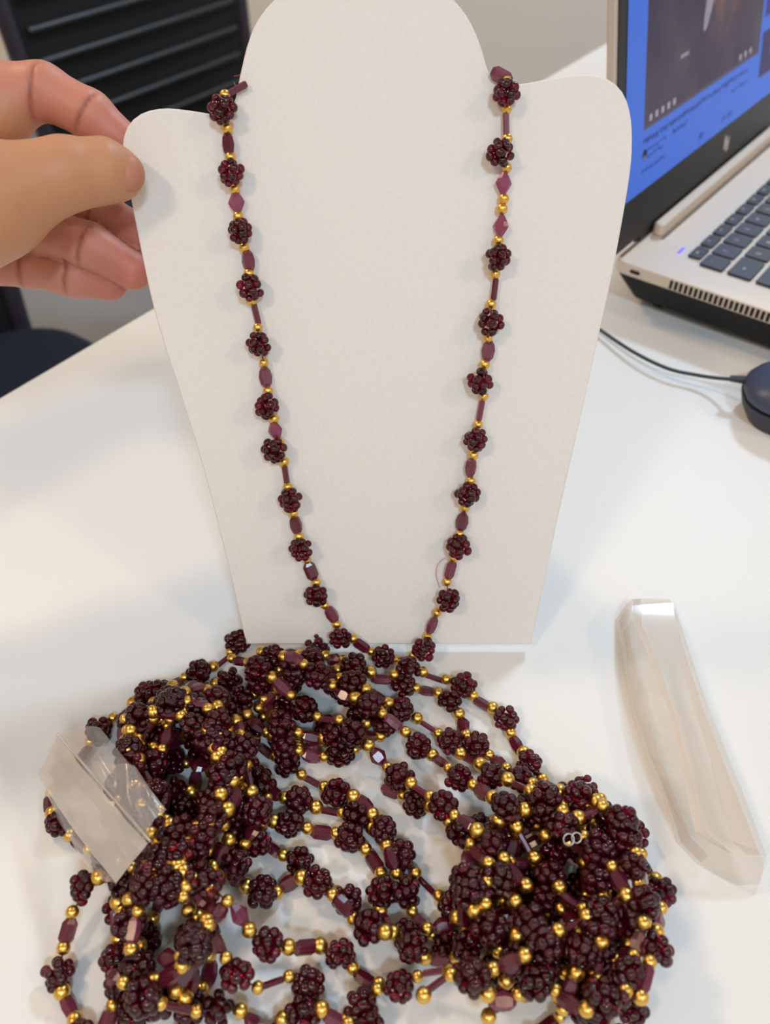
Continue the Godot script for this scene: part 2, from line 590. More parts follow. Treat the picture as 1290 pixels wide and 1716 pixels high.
func hung_necklace() -> void:
	make_beads()
	var t := thing("necklace", "garnet cluster and gold bead necklace hung around the white display board", "necklace", on_board(642, 1100, 0.0045))
	# clusters, gold beads and drops as they follow one another, from the left notch round to the right one
	var row := [["d", 397, 149, 3], ["g", 377, 160], ["c", 373, 184], ["g", 381, 215], ["d", 382, 242, 2], ["g", 386, 264], ["c", 387, 290], ["g", 394, 317], ["d", 396, 339, 0], ["g", 399, 363], ["c", 402, 388], ["g", 409, 415], ["d", 416, 437, 2], ["g", 417, 459], ["c", 420, 482], ["g", 421, 504], ["d", 429, 526, 3], ["g", 432, 549], ["c", 435, 577], ["g", 442, 608], ["d", 445, 632, 2], ["g", 449, 655], ["c", 447, 681], ["g", 459, 702], ["d", 461, 721, 0], ["g", 468, 740], ["c", 460, 755], ["g", 476, 774], ["d", 479, 796, 3], ["g", 482, 816], ["c", 487, 838], ["g", 491, 860], ["d", 496, 880, 2], ["g", 501, 899], ["c", 504, 920], ["g", 514, 938], ["d", 521, 957, 1], ["g", 530, 976], ["c", 529, 997], ["g", 544, 1014], ["d", 556, 1030, 2], ["g", 564, 1046], ["c", 570, 1068], ["g", 591, 1070], ["d", 605, 1082, 1], ["g", 622, 1092], ["c", 643, 1100], ["g", 662, 1106], ["g", 692, 1098], ["c", 710, 1088], ["g", 716, 1067], ["d", 724, 1048, 2], ["g", 732, 1027], ["c", 751, 1005], ["g", 749, 975], ["d", 755, 955, 1], ["g", 760, 935], ["c", 768, 916], ["g", 770, 895], ["d", 774, 875, 2], ["g", 779, 851], ["c", 784, 828], ["g", 789, 806], ["d", 789, 783, 2], ["g", 793, 763], ["c", 797, 738], ["g", 801, 712], ["d", 805, 688, 3], ["g", 810, 664], ["c", 804, 640], ["g", 812, 611], ["d", 818, 588, 2], ["g", 817, 567], ["c", 822, 539], ["g", 823, 510], ["d", 829, 485, 3], ["g", 829, 459], ["c", 834, 433], ["g", 835, 403], ["d", 839, 379, 0], ["g", 841, 350], ["g", 844, 333], ["d", 844, 307, 0], ["g", 849, 281], ["c", 838, 256], ["g", 850, 233], ["d", 848, 208, 3], ["g", 849, 182], ["c", 849, 156], ["g", 849, 133], ["d", 840, 128, 1]]
	var pts := []
	for e in row:
		var r: float = {"c": 0.0055, "g": 0.0025, "d": 0.0024}[e[0]]
		var p := on_board(e[1], e[2], r)
		p.y = maxf(p.y, TY + r)
		pts.append(p)
	for k in row.size():
		var e = row[k]
		var dir: Vector3 = pts[mini(k + 1, row.size() - 1)] - pts[maxi(k - 1, 0)]
		match e[0]:
			"c": put_cluster(t, pts[k], along(dir, bn) * Basis(Vector3.UP, rng.randf() * TAU), rng.randf_range(0.94, 1.04), 13, bn)
			"g": put_gold(t, pts[k], rng.randf_range(0.0019, 0.0022))
			"d": put_drop(t, pts[k], along(dir, bn) * Basis(Vector3.UP, rng.randf_range(-0.5, 0.5)), e[3], 0.0082, M.drop[2] if e[3] == 0 else M.drop[rng.randi() % 2])
	var line := pts.duplicate()
	# over the notches and across the back of the board
	line.push_front(on_board(392, 138, -0.008))
	line.push_back(on_board(826, 122, -0.004))
	var back := []
	for s in 9:
		back.append(on_board(lerpf(828, 392, s / 8.0), 128 - 30 * sin(PI * s / 8.0), -0.009))
	line.append_array(back)
	thread_through(t, line, 0.00028)
	var fibre := []
	for q in [[737, 985], [731, 965], [733, 948], [741, 938], [748, 936]]:
		fibre.append(on_board(q[0], q[1], 0.001))
	var fb := Buf.new()
	add_tube(fb, smooth_line(fibre, 0.001), 0.00012, 5)
	part("loose_thread", fb.done(), M.loose, t, Transform3D.IDENTITY, "fine pink thread end")

# ---------------------------------------------------------------- the heap of strands
var grid := {}

func top_at(p: Vector2, r: float) -> float:
	var y := r
	for gx in range(floori((p.x - 0.011) / 0.008), floori((p.x + 0.011) / 0.008) + 1):
		for gz in range(floori((p.y - 0.011) / 0.008), floori((p.y + 0.011) / 0.008) + 1):
			for o in grid.get(Vector2i(gx, gz), []):
				var d := Vector2(o.x - p.x, o.z - p.y).length_squared()
				var rr: float = (o.w + r) * 0.78
				if d < rr * rr:
					y = maxf(y, o.y + sqrt(rr * rr - d))
	return minf(y, 0.026)

func strand(label: String, path: Array, fine: bool, group: String, start := 0) -> Node3D:
	var ctrl := []
	for p in path:
		var g := on_table(p[0], p[1], 0.006)
		ctrl.append(Vector3(g.x, 0, g.z))
	var fineline := smooth_line(ctrl, 0.0004)
	var items := []
	var s := 0.004
	var step := start
	var lens := [6.3, 4.9, 4.9, 6.3]
	while int(s / 0.0004) < fineline.size():
		var k := int(s / 0.0004)
		var d: Vector3 = fineline[mini(k + 5, fineline.size() - 1)] - fineline[maxi(k - 5, 0)]
		items.append({"kind": "cgdg"[step % 4], "p": fineline[k], "d": d.normalized(), "s": s})
		s += (lens[step % 4] + rng.randf_range(-0.3, 0.4)) * 0.001
		step += 1
	var rad := {"c": 0.0046, "g": 0.003, "d": 0.0022}
	var ys := []
	for it in items:
		if it.kind == "c":
			it.p += Vector3(rng.randf_range(-1, 1), 0, rng.randf_range(-1, 1)) * 0.0012
		ys.append(top_at(Vector2(it.p.x, it.p.z), rad[it.kind]))
	for pass_ in 2:
		for k in range(1, ys.size()):
			ys[k] = maxf(ys[k], ys[k - 1] - 0.55 * (items[k].s - items[k - 1].s))
		for k in range(ys.size() - 2, -1, -1):
			ys[k] = maxf(ys[k], ys[k + 1] - 0.55 * (items[k + 1].s - items[k].s))
	var pts := []
	for k in items.size():
		pts.append(Vector3(items[k].p.x, TY + ys[k], items[k].p.z))
	var t := thing("bead_strand", label, "bead strand", Vector3(pts[0].x, TY, pts[0].z), group)
	for k in items.size():
		var d: Vector3 = pts[mini(k + 1, pts.size() - 1)] - pts[maxi(k - 1, 0)]
		match items[k].kind:
			"c": put_cluster(t, pts[k], any_turn(), rng.randf_range(0.98, 1.14), 14 if fine else 0)
			"g": put_gold(t, pts[k] + Vector3(0, rng.randf_range(0.0, 0.0014), 0), rng.randf_range(0.0020, 0.0028))
			"d": put_drop(t, pts[k], along(d, Vector3.UP) * Basis(Vector3.UP, rng.randf_range(-0.9, 0.9)), [0, 1, 2, 2, 3][rng.randi() % 5], rng.randf_range(0.0078, 0.009), M.drop[0] if rng.randf() < 0.3 else M.drop[1])
		var r: float = rad[items[k].kind]
		var cell := Vector2i(floori(pts[k].x / 0.008), floori(pts[k].z / 0.008))
		if not grid.has(cell):
			grid[cell] = []
		grid[cell].append(Vector4(pts[k].x, ys[k], pts[k].z, r))
	thread_through(t, pts)
	return t

func wander(c: Vector2, r: Vector2, n: int, s: int) -> Array:   # a loose tangle inside an oval
	var g := RandomNumberGenerator.new()
	g.seed = s
	var a := g.randf() * TAU
	var out := []
	for k in n:
		a += g.randf_range(0.7, 1.5) * (1.0 if s % 2 else -1.0)
		var q := g.randf_range(0.35, 1.0)
		out.append([c.x + cos(a) * r.x * q, c.y + sin(a) * r.y * q])
	return out

func pile() -> void:
	var g := "garnet strands heaped on the table"
	strand("garnet strand curving down the left side of the heap beneath the plastic bag", [[400, 1128], [340, 1150], [275, 1190], [225, 1240], [205, 1310], [235, 1380], [235, 1450], [205, 1520], [190, 1590], [192, 1660], [160, 1740]], false, g)
	strand("garnet strand along the back left rim of the heap, running under the bag", [[412, 1062], [360, 1108], [300, 1132], [232, 1166], [172, 1213], [130, 1262], [95, 1310], [76, 1338], [110, 1390], [170, 1430], [240, 1440]], false, g)
	strand("garnet strand tangled in the dark left half of the heap", [[440, 1140], [385, 1185], [345, 1240], [325, 1300], [315, 1370], [290, 1440], [262, 1510], [240, 1590], [228, 1670], [210, 1745]], false, "garnet strands tangled in the left half", 2)
	strand("garnet strand winding from the heap's middle to its lower right corner", [[485, 1160], [432, 1205], [402, 1265], [447, 1316], [520, 1345], [590, 1362], [650, 1405], [700, 1462], [757, 1515], [820, 1560], [880, 1610], [960, 1650], [1010, 1705]], false, g, 1)
	strand("garnet strand sweeping diagonally across the middle of the heap", [[300, 1160], [352, 1200], [420, 1235], [492, 1285], [560, 1322], [624, 1366], [655, 1440], [690, 1520], [742, 1575], [820, 1625], [905, 1680]], false, g, 3)
	strand("garnet strand bent round the right end of the heap's middle row", [[205, 1255], [280, 1275], [350, 1290], [402, 1332], [432, 1395], [490, 1440], [560, 1490], [630, 1545], [705, 1560], [785, 1535], [870, 1500], [960, 1478], [1040, 1440]], false, g, 1)
	strand("garnet strand level across the heap from the bag to the middle gap", [[228, 1345], [300, 1335], [380, 1345], [445, 1372], [520, 1385], [590, 1400], [640, 1462], [640, 1540], [700, 1600], [780, 1610]], false, g, 2)
	strand("garnet strand tangled in the dark left half of the heap", [[340, 1420], [395, 1465], [445, 1500], [495, 1470], [552, 1500], [600, 1548], [660, 1580]], false, "garnet strands tangled in the left half")
	strand("garnet strand tangled in the dense right end of the heap", [[1012, 1425], [955, 1405], [895, 1440], [855, 1490], [895, 1545], [965, 1565], [1035, 1600], [1005, 1660], [940, 1700], [880, 1745]], false, "garnet strands tangled in the right end", 2)
	strand("garnet strand tangled in the dark left half of the heap", [[380, 1150], [330, 1215], [275, 1265], [262, 1330], [300, 1400], [345, 1470], [330, 1540], [350, 1610], [330, 1665], [290, 1740]], false, "garnet strands tangled in the left half", 1)
	strand("garnet strand tangled in the dark left half of the heap", [[250, 1200], [310, 1240], [385, 1265], [370, 1330], [310, 1370], [290, 1430], [360, 1440], [420, 1420], [450, 1350], [420, 1300]], false, "garnet strands tangled in the left half")
	strand("garnet strand tangled in the dense right end of the heap", [[800, 1395], [850, 1425], [920, 1405], [985, 1455], [950, 1520], [880, 1560], [920, 1610], [985, 1590], [1040, 1540], [1010, 1470]], false, "garnet strands tangled in the right end", 3)
	for k in 4:
		strand("garnet strand tangled in the dark left half of the heap", wander(Vector2(325, 1330), Vector2(125, 190), 13, 100 + k), false, "garnet strands tangled in the left half", k % 4)
	for k in 3:
		strand("garnet strand tangled in the dark left half of the heap", wander(Vector2(285, 1580), Vector2(100, 120), 9, 200 + k), false, "garnet strands tangled in the left half", k % 4)
	for k in 3:
		strand("garnet strand tangled in the dense right end of the heap", wander(Vector2(905, 1520), Vector2(150, 190), 12, 300 + k), false, "garnet strands tangled in the right end", k % 4)
	for k in 3:
		strand("garnet strand tangled in the top of the heap, below the display board", wander(Vector2(530, 1190), Vector2(140, 75), 8, 400 + k), false, "garnet strands tangled at the top", k % 4)
	strand("garnet strand crossing the heap between the middle gap and right end", [[640, 1310], [705, 1345], [760, 1410], [800, 1475], [850, 1550], [850, 1640], [800, 1740]], false, g, 2)
	strand("garnet strand folded along the lower right edge of the heap", [[760, 1500], [830, 1530], [890, 1590], [960, 1620], [1040, 1640], [1060, 1700], [1000, 1760]], false, g)
	strand("garnet strand fourth from the outer right edge of the heap", [[380, 1112], [450, 1155], [520, 1205], [590, 1240], [650, 1285], [700, 1335], [745, 1385], [800, 1440], [860, 1500], [930, 1540], [960, 1610], [930, 1720]], false, g, 1)
	strand("garnet strand third from the outer right edge of the heap", [[432, 1102], [480, 1135], [560, 1172], [640, 1214], [717, 1257], [762, 1310], [822, 1378], [880, 1450], [935, 1525], [985, 1590], [980, 1720]], false, g, 3)
	strand("garnet strand second from the outer right edge of the heap", [[478, 1088], [530, 1125], [590, 1165], [655, 1190], [716, 1208], [773, 1263], [830, 1318], [895, 1375], [955, 1430], [1010, 1500], [1040, 1590], [1010, 1690]], false, g, 2)
	strand("garnet strand arching just inside the outermost one at the heap's right", [[655, 1150], [719, 1150], [757, 1170], [774, 1200], [790, 1243], [823, 1263], [870, 1318], [915, 1350], [965, 1372], [1005, 1400], [1040, 1460], [1050, 1530], [1052, 1600], [1020, 1680]], true, g)
	strand("outermost garnet strand round the right side of the heap, towards the crystal", [[520, 1070], [545, 1095], [604, 1127], [650, 1140], [705, 1126], [765, 1140], [805, 1168], [840, 1190], [860, 1228], [880, 1260], [912, 1303], [955, 1316], [1000, 1330], [1040, 1370], [1068, 1412], [1097, 1475], [1098, 1535], [1080, 1595], [1062, 1655], [1045, 1730]], true, g)
	strand("garnet strand across the bottom of the heap, around two bare gaps", [[255, 1510], [300, 1490], [350, 1520], [402, 1550], [436, 1590], [492, 1595], [540, 1582], [582, 1610], [617, 1638], [665, 1650], [725, 1640], [790, 1655], [860, 1640], [930, 1590], [1000, 1560]], true, g)
	strand("garnet strand winding along the lowest edge of the heap", [[330, 1620], [370, 1610], [420, 1668], [460, 1655], [500, 1640], [540, 1690], [590, 1705], [640, 1650]], true, g, 1)
	strand("garnet strand hanging off the heap's lower left corner in a loose loop", [[222, 1500], [192, 1497], [157, 1503], [132, 1538], [113, 1577], [97, 1620], [103, 1665], [120, 1700], [140, 1750]], true, g, 2)
	strand("short garnet strand end lying at the bottom centre of the heap", [[430, 1735], [480, 1700], [530, 1690], [570, 1712], [620, 1735]], true, g, 2)

	strand("garnet strand at the bottom left corner of the heap, under the loose loop", [[190, 1640], [255, 1690], [330, 1702], [400, 1690], [450, 1745]], false, g, 2)
	strand("garnet strand at the heap's bottom right, cut off by the picture's edge", [[690, 1700], [755, 1662], [830, 1700], [900, 1672], [965, 1720], [1030, 1690]], false, g, 1)
	var tied := strand("short garnet strand with a white knotted thread loop on the heap's right end", [[885, 1440], [940, 1420], [985, 1395], [1030, 1420]], false, g, 3)
	for ring in [[953, 1407, 9.0], [966, 1404, 8.0]]:
		var loop := []
		for s in 17:
			loop.append(on_table(ring[0] + cos(TAU * s / 16.0) * ring[2], ring[1] + sin(TAU * s / 16.0) * ring[2] * 1.1, 0.033 + 0.002 * sin(TAU * s / 8.0)))
		var lb := Buf.new()
		add_tube(lb, loop, 0.00022, 5)
		part("thread_loop", lb.done(), M.legend, tied, Transform3D.IDENTITY, "white knotted thread loop")

# ---------------------------------------------------------------- plastic bag
func sheet(corners: Array, bulge: float, m: Material, parent: Node3D, called: String, wob: float) -> void:
	var b := Buf.new()
	var n := 14
	var c := []
	for q in corners:
		c.append(on_table(q[0], q[1], q[2]))
	var nn: Vector3 = (c[1] - c[0]).cross(c[3] - c[0]).normalized()
	if nn.y < 0:
		nn = -nn
	var ps := []
	for j in n + 1:
		for k in n + 1:
			var s := float(k) / n
			var t := float(j) / n
			var p: Vector3 = c[0].lerp(c[1], s).lerp(c[3].lerp(c[2], s), t)
			p += nn * (bulge * sin(PI * s) * sin(PI * (0.15 + 0.7 * t)) + wob * sin(9.0 * s + 4.0 * t) * sin(5.0 * t + 2.0 * s))
			ps.append(p)
	for side in [0.0, -0.00012]:
		var first := b.v.size()
		for j in n + 1:
			for k in n + 1:
				var i := j * (n + 1) + k
				var dx: Vector3 = ps[j * (n + 1) + mini(k + 1, n)] - ps[j * (n + 1) + maxi(k - 1, 0)]
				var dy: Vector3 = ps[mini(j + 1, n) * (n + 1) + k] - ps[maxi(j - 1, 0) * (n + 1) + k]
				var fn := dx.cross(dy).normalized()
				if fn.dot(nn) < 0:
					fn = -fn
				b.vert(ps[i] + nn * side, fn if side == 0.0 else -fn)
		for j in n:
			for k in n:
				var i := first + j * (n + 1) + k
				b.quad(i, i + 1, i + n + 2, i + n + 1)
		if side == 0.0 and m == M.film:
			break
	part(called, b.done(), m, parent)

func bag() -> void:
	var t := thing("plastic_bag", "small clear plastic zip bag lying on the left edge of the bead heap", "plastic bag", on_table(165, 1345))
	sheet([[96, 1231, 0.028], [248, 1413, 0.035], [194, 1480, 0.030], [64, 1298, 0.014]], 0.003, M.film_thick, t, "front_panel", 0.0003)
	sheet([[97, 1233, 0.0292], [248, 1413, 0.0362], [216, 1441, 0.0342], [84, 1262, 0.0245]], 0.001, M.film, t, "zip_band", 0.0002)
	sheet([[98, 1233, 0.028], [168, 1220, 0.031], [279, 1357, 0.035], [244, 1412, 0.0345]], 0.007, M.film, t, "back_panel", 0.0008)
	sheet([[150, 1275, 0.031], [226, 1284, 0.035], [278, 1358, 0.0365], [236, 1400, 0.035]], 0.002, M.film, t, "folded_flap", 0.0012)
	sheet([[66, 1300, 0.011], [194, 1480, 0.0285], [160, 1472, 0.018], [94, 1366, 0.007]], 0.001, M.film, t, "bottom_gusset", 0.0004)
	var b := Buf.new()
	var line := []
	for s in 9:
		line.append(on_table(lerpf(95, 252, s / 8.0), lerpf(1229, 1410, s / 8.0), lerpf(0.0283, 0.0353, s / 8.0)))
	add_tube(b, line, 0.0005, 6)
	part("zip_ridge", b.done(), M.film_thick, t)

# ---------------------------------------------------------------- quartz
func crystal() -> void:
	# stations from the broken end to the pointed one; the corners of each: foot left, bevel, ridge left, ridge right, shoulder right, foot right
	var st := [
		[[1046, 1016], [1050, 1010], [1060, 1004], [1072, 1003], [1122, 1004], [1128, 1010]],
		[[1031, 1040], [1044, 1058], [1060, 1036], [1073, 1046], [1142, 1050], [1140, 1062]],
		[[1042, 1110], [1052, 1119], [1089, 1107], [1101, 1110], [1160, 1106], [1156, 1118]],
		[[1056, 1192], [1068, 1192], [1121, 1192], [1131, 1197], [1189, 1190], [1184, 1202]],
		[[1080, 1266], [1090, 1266], [1140, 1280], [1152, 1282], [1222, 1272], [1216, 1284]],
		[[1110, 1337], [1124, 1350], [1155, 1352], [1167, 1352], [1252, 1346], [1246, 1358]],
		[[1133, 1412], [1150, 1401], [1165, 1393], [1179, 1391], [1283, 1430], [1278, 1440]],
		[[1168, 1448], [1174, 1424], [1192, 1412], [1226, 1430], [1284, 1433], [1282, 1444]],
		[[1235, 1484], [1238, 1478], [1243, 1475], [1252, 1474], [1274, 1476], [1272, 1482]],
	]
	var high := [[0.0003, 0.004, 0.009, 0.009, 0.006, 0.0003], [0.0003, 0.008, 0.0155, 0.016, 0.009, 0.0003], [0.0003, 0.0095, 0.0165, 0.0172, 0.010, 0.0003], [0.0003, 0.010, 0.0172, 0.018, 0.0105, 0.0003], [0.0003, 0.010, 0.0175, 0.0183, 0.011, 0.0003], [0.0003, 0.010, 0.0175, 0.0183, 0.011, 0.0003], [0.0003, 0.0095, 0.0165, 0.0172, 0.010, 0.0003], [0.0003, 0.0085, 0.012, 0.0122, 0.0085, 0.0003], [0.0003, 0.003, 0.0045, 0.005, 0.004, 0.0003]]
	var rings := []
	for k in st.size():
		var ring := []
		for e in 6:
			ring.append(on_table(st[k][e][0], st[k][e][1], high[k][e]))
		rings.append(ring)
	var b := Buf.new()
	var mids := []
	for r in rings:
		var m := Vector3.ZERO
		for p in r:
			m += p / 6.0
		mids.append(m)
	# long faces run smoothly from end to end and meet in sharp edges
	for e in 6:
		var e2 := (e + 1) % 6
		for span in [[0, 1], [1, 6], [6, 7], [7, 8]]:
			var pairs := []
			for k in range(span[0], span[1] + 1):
				var lo_k: int = maxi(k - 1, span[0])
				var hi_k: int = mini(k + 1, span[1])
				var nn: Vector3 = (rings[hi_k][e].lerp(rings[hi_k][e2], 0.5) - rings[lo_k][e].lerp(rings[lo_k][e2], 0.5)).cross(rings[k][e2] - rings[k][e]).normalized()
				if nn.dot(rings[k][e].lerp(rings[k][e2], 0.5) - mids[k]) < 0.0:
					nn = -nn
				pairs.append([b.vert(rings[k][e], nn), b.vert(rings[k][e2], nn)])
			for k in pairs.size() - 1:
				b.quad(pairs[k][0], pairs[k][1], pairs[k + 1][1], pairs[k + 1][0])
	b.flat(rings[0], rings[1][0].lerp(rings[1][3], 0.5))
	b.flat(rings[-1], rings[-2][0].lerp(rings[-2][3], 0.5))
	var o := part("quartz_crystal", b.done(), M.quartz, self)
	# beige strips added to paint refraction, under left bevel, ridge and right shoulder
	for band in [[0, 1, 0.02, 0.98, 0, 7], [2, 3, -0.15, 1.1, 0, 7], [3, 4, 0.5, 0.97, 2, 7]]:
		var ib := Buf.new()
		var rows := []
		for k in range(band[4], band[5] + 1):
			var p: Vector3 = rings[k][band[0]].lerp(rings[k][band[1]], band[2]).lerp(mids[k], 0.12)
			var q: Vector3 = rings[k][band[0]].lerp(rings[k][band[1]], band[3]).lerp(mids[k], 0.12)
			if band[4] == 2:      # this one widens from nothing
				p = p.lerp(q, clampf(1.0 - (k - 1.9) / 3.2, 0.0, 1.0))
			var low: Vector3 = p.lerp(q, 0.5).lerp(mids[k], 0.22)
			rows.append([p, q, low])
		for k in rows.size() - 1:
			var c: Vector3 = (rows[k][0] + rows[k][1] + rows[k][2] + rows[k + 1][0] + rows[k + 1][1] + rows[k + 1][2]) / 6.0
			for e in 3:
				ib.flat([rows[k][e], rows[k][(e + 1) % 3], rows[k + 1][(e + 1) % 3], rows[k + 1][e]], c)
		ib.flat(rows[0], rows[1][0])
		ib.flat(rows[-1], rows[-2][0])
		part("refraction_band", ib.done(), M.refract_tint, o, Transform3D.IDENTITY, "added beige strip imitating refraction inside the crystal")
	tag(o, "long clear quartz crystal with faceted sides lying right of the beads", "crystal")

# ---------------------------------------------------------------- laptop
func laptop() -> void:
	var c := on_table(1030, 432, 0.034)
	var t := thing("laptop", "open silver laptop with blue lit screen and black keys, on the table", "laptop", Vector3(c.x, TY, c.z) + E1 * 0.15 + E2 * 0.1)
	# base frame: local x along the hinge, local y towards the user, local z up; origin at the rear left corner of the deck
	var K := 0.97
	var bx := Transform3D(Basis(E1, -E2, Vector3.UP).scaled(Vector3.ONE * K), c)
	var W := 0.316
	var D := 0.215
	var deck := slab_mesh(rect(-0.002, -D, W, 0.0, 0.008), 0.0085, 0.0012)
	part("deck", deck, M.silver_light, t, bx * Transform3D(Basis(), Vector3(0, 0, -0.0085)))
	# black underside, tapered in
	var ub := Buf.new()
	var levels := [[0.001, -0.0085], [0.004, -0.0145], [0.012, -0.0285]]
	var rr := []
	for lv in levels:
		var ring := []
		for q in rect(-0.002 + lv[0], -D + lv[0], W - lv[0], -lv[0], 0.008):
			ring.append(bx * Vector3(q.x, q.y, lv[1]))
		rr.append(ring)
	var mid: Vector3 = bx * Vector3(W / 2, -D / 2, -0.014)
	for k in 2:
		for e in rr[0].size():
			var e2: int = (e + 1) % rr[0].size()
			ub.flat([rr[k][e], rr[k][e2], rr[k + 1][e2], rr[k + 1][e]], mid)
	ub.flat(rr[0], mid)
	ub.flat(rr[2], mid)
	part("underside", ub.done(), M.deep, t)
	for q in [[0.03, -0.03], [W - 0.03, -0.03], [0.03, -D + 0.03], [W - 0.03, -D + 0.03]]:
		part("rubber_foot", slab_mesh(rect(-0.012, -0.005, 0.012, 0.005, 0.004), 0.0066, 0.001), M.deep, t, bx * Transform3D(Basis(), Vector3(q[0], q[1], -0.0349)))
	# dark hinge trough with the silver hinge bar in front of the lid
	part("hinge_bar", slab_mesh(rect(0.045, -0.0125, W - 0.045, -0.0046, 0.003), 0.009, 0.0018), M.silver_light, t, bx * Transform3D(Basis(), Vector3(0, 0, 0.0)))
	part("hinge_groove", slab_mesh(rect(0.043, -0.0148, W - 0.043, -0.0128), 0.0006, 0.0001), M.groove, t, bx * Transform3D(Basis(), Vector3(0, 0, -0.0003)))
	part("rear_groove", slab_mesh(rect(0.004, -0.0035, 0.044, -0.0015), 0.0006, 0.0001), M.groove, t, bx * Transform3D(Basis(), Vector3(0, 0, -0.0003)))
	# power light
	var led := mat(s8(90, 90, 250), 0.4)
	led.emission_enabled = true
	led.emission = s8(96, 84, 255)
	led.emission_energy_multiplier = 0.8
	part("power_light", slab_mesh(rect(0.032, -0.0318, 0.041, -0.0298, 0.0005), 0.0006, 0.0001), led, t, bx * Transform3D(Basis(), Vector3(0, 0, -0.0001)))
	# side vents and lock slot, on the left wall of the deck
	var side := Transform3D(Basis(-E2, Vector3.UP, -E1).scaled(Vector3.ONE * K), c)    # x away from the user, y up, z out of the left wall
	for k in 24:
		part("vent_slot", slab_mesh(rect(-0.0010, -0.0030, 0.0010, 0.0030, 0.0005), 0.0012, 0.0002), M.deep, t, side * Transform3D(Basis(), Vector3(-0.042 - k * 0.00335, -0.0042, 0.0012)))
	part("lock_slot", slab_mesh(rect(-0.0035, -0.0012, 0.0035, 0.0012, 0.001), 0.0012, 0.0002), M.deep, t, side * Transform3D(Basis(), Vector3(-0.0165, -0.0042, 0.0012)))
	for k in 14:
		part("under_vent", slab_mesh(rect(-0.0018, -0.0005, 0.0018, 0.0005, 0.0003), 0.0008, 0.0002), mat(s8(46, 46, 50), 0.5), t, side * Transform3D(Basis(Vector3.RIGHT, -0.72), Vector3(-0.052 - k * 0.0075, -0.0172, -0.0052)))
	keys(t, bx)
	# lid: local x along the hinge, y up the lid, z out of the screen
	var tilt := deg_to_rad(11.0)
	var lu := Vector3.UP * cos(tilt) - E2 * sin(tilt)
	var ln := E1.cross(lu)
	var lx := Transform3D(Basis(E1, lu, ln).scaled(Vector3.ONE * K), c + E2 * 0.004)
	part("lid", slab_mesh(rect(-0.0125, 0.006, W + 0.002, 0.236, 0.006), 0.0055, 0.0012), M.silver, t, lx * Transform3D(Basis(), Vector3(0, 0, -0.0056)))
	part("screen_bezel", slab_mesh(rect(-0.0095, 0.006, W - 0.001, 0.233, 0.004), 0.001, 0.0003), M.black, t, lx * Transform3D(Basis(), Vector3(0, 0, -0.0004)))
	part("hinge_cover", slab_mesh(rect(0.03, -0.012, W - 0.03, 0.008, 0.004), 0.005, 0.0012), M.black, t, lx * Transform3D(Basis(), Vector3(0, 0, -0.0056)))
	var sb := Buf.new()
	var sx0 := 0.001
	var sx1 := W - 0.008
	var sy0 := 0.0358
	var sy1 := 0.226
	for q in [[sx0, sy0, 0, 1], [sx1, sy0, 1, 1], [sx1, sy1, 1, 0], [sx0, sy1, 0, 0]]:
		sb.vert(Vector3(q[0], q[1], 0.0009), Vector3(0, 0, 1), Vector2(q[2], q[3]))
	sb.quad(0, 1, 2, 3)
	var sm := mat(s8(10, 12, 16), 0.35)
	sm.metallic_specular = 0.2
	sm.emission_enabled = true
	sm.emission_texture = screen_picture(sx1 - sx0, sy1 - sy0)
	sm.emission_operator = BaseMaterial3D.EMISSION_OP_MULTIPLY
	sm.emission = Color.WHITE
	sm.emission_energy_multiplier = 0.6
	part("screen", sb.done(), sm, t, lx)
	for k in 4:
		var px := 0.1685 + k * 0.0022
		var hh: float = [0.0095, 0.0075, 0.0075, 0.0095][k]
		var y0: float = [0.0190, 0.0190, 0.0165, 0.0165][k]
		part("logo_bar", slab_mesh(PackedVector2Array([Vector2(px, y0), Vector2(px + 0.0011, y0), Vector2(px + 0.0011 + hh * 0.32, y0 + hh), Vector2(px + hh * 0.32, y0 + hh)]), 0.0005, 0.0001), M.legend, t, lx * Transform3D(Basis(), Vector3(0, 0, 0.0004)))
	var glow := AreaLight3D.new()
	glow.name = "screen_light"
	glow.area_size = Vector2(sx1 - sx0, sy1 - sy0)
	glow.light_color = s8(90, 120, 220)
	glow.light_energy = 0.006
	glow.area_range = 6.0
	glow.area_attenuation = 2.0
	glow.shadow_enabled = true
	t.add_child(glow, true)
	glow.transform = t.transform.affine_inverse() * (lx.orthonormalized() * Transform3D(Basis(Vector3.UP, PI), Vector3((sx0 + sx1) / 2, (sy0 + sy1) / 2, 0.003)))

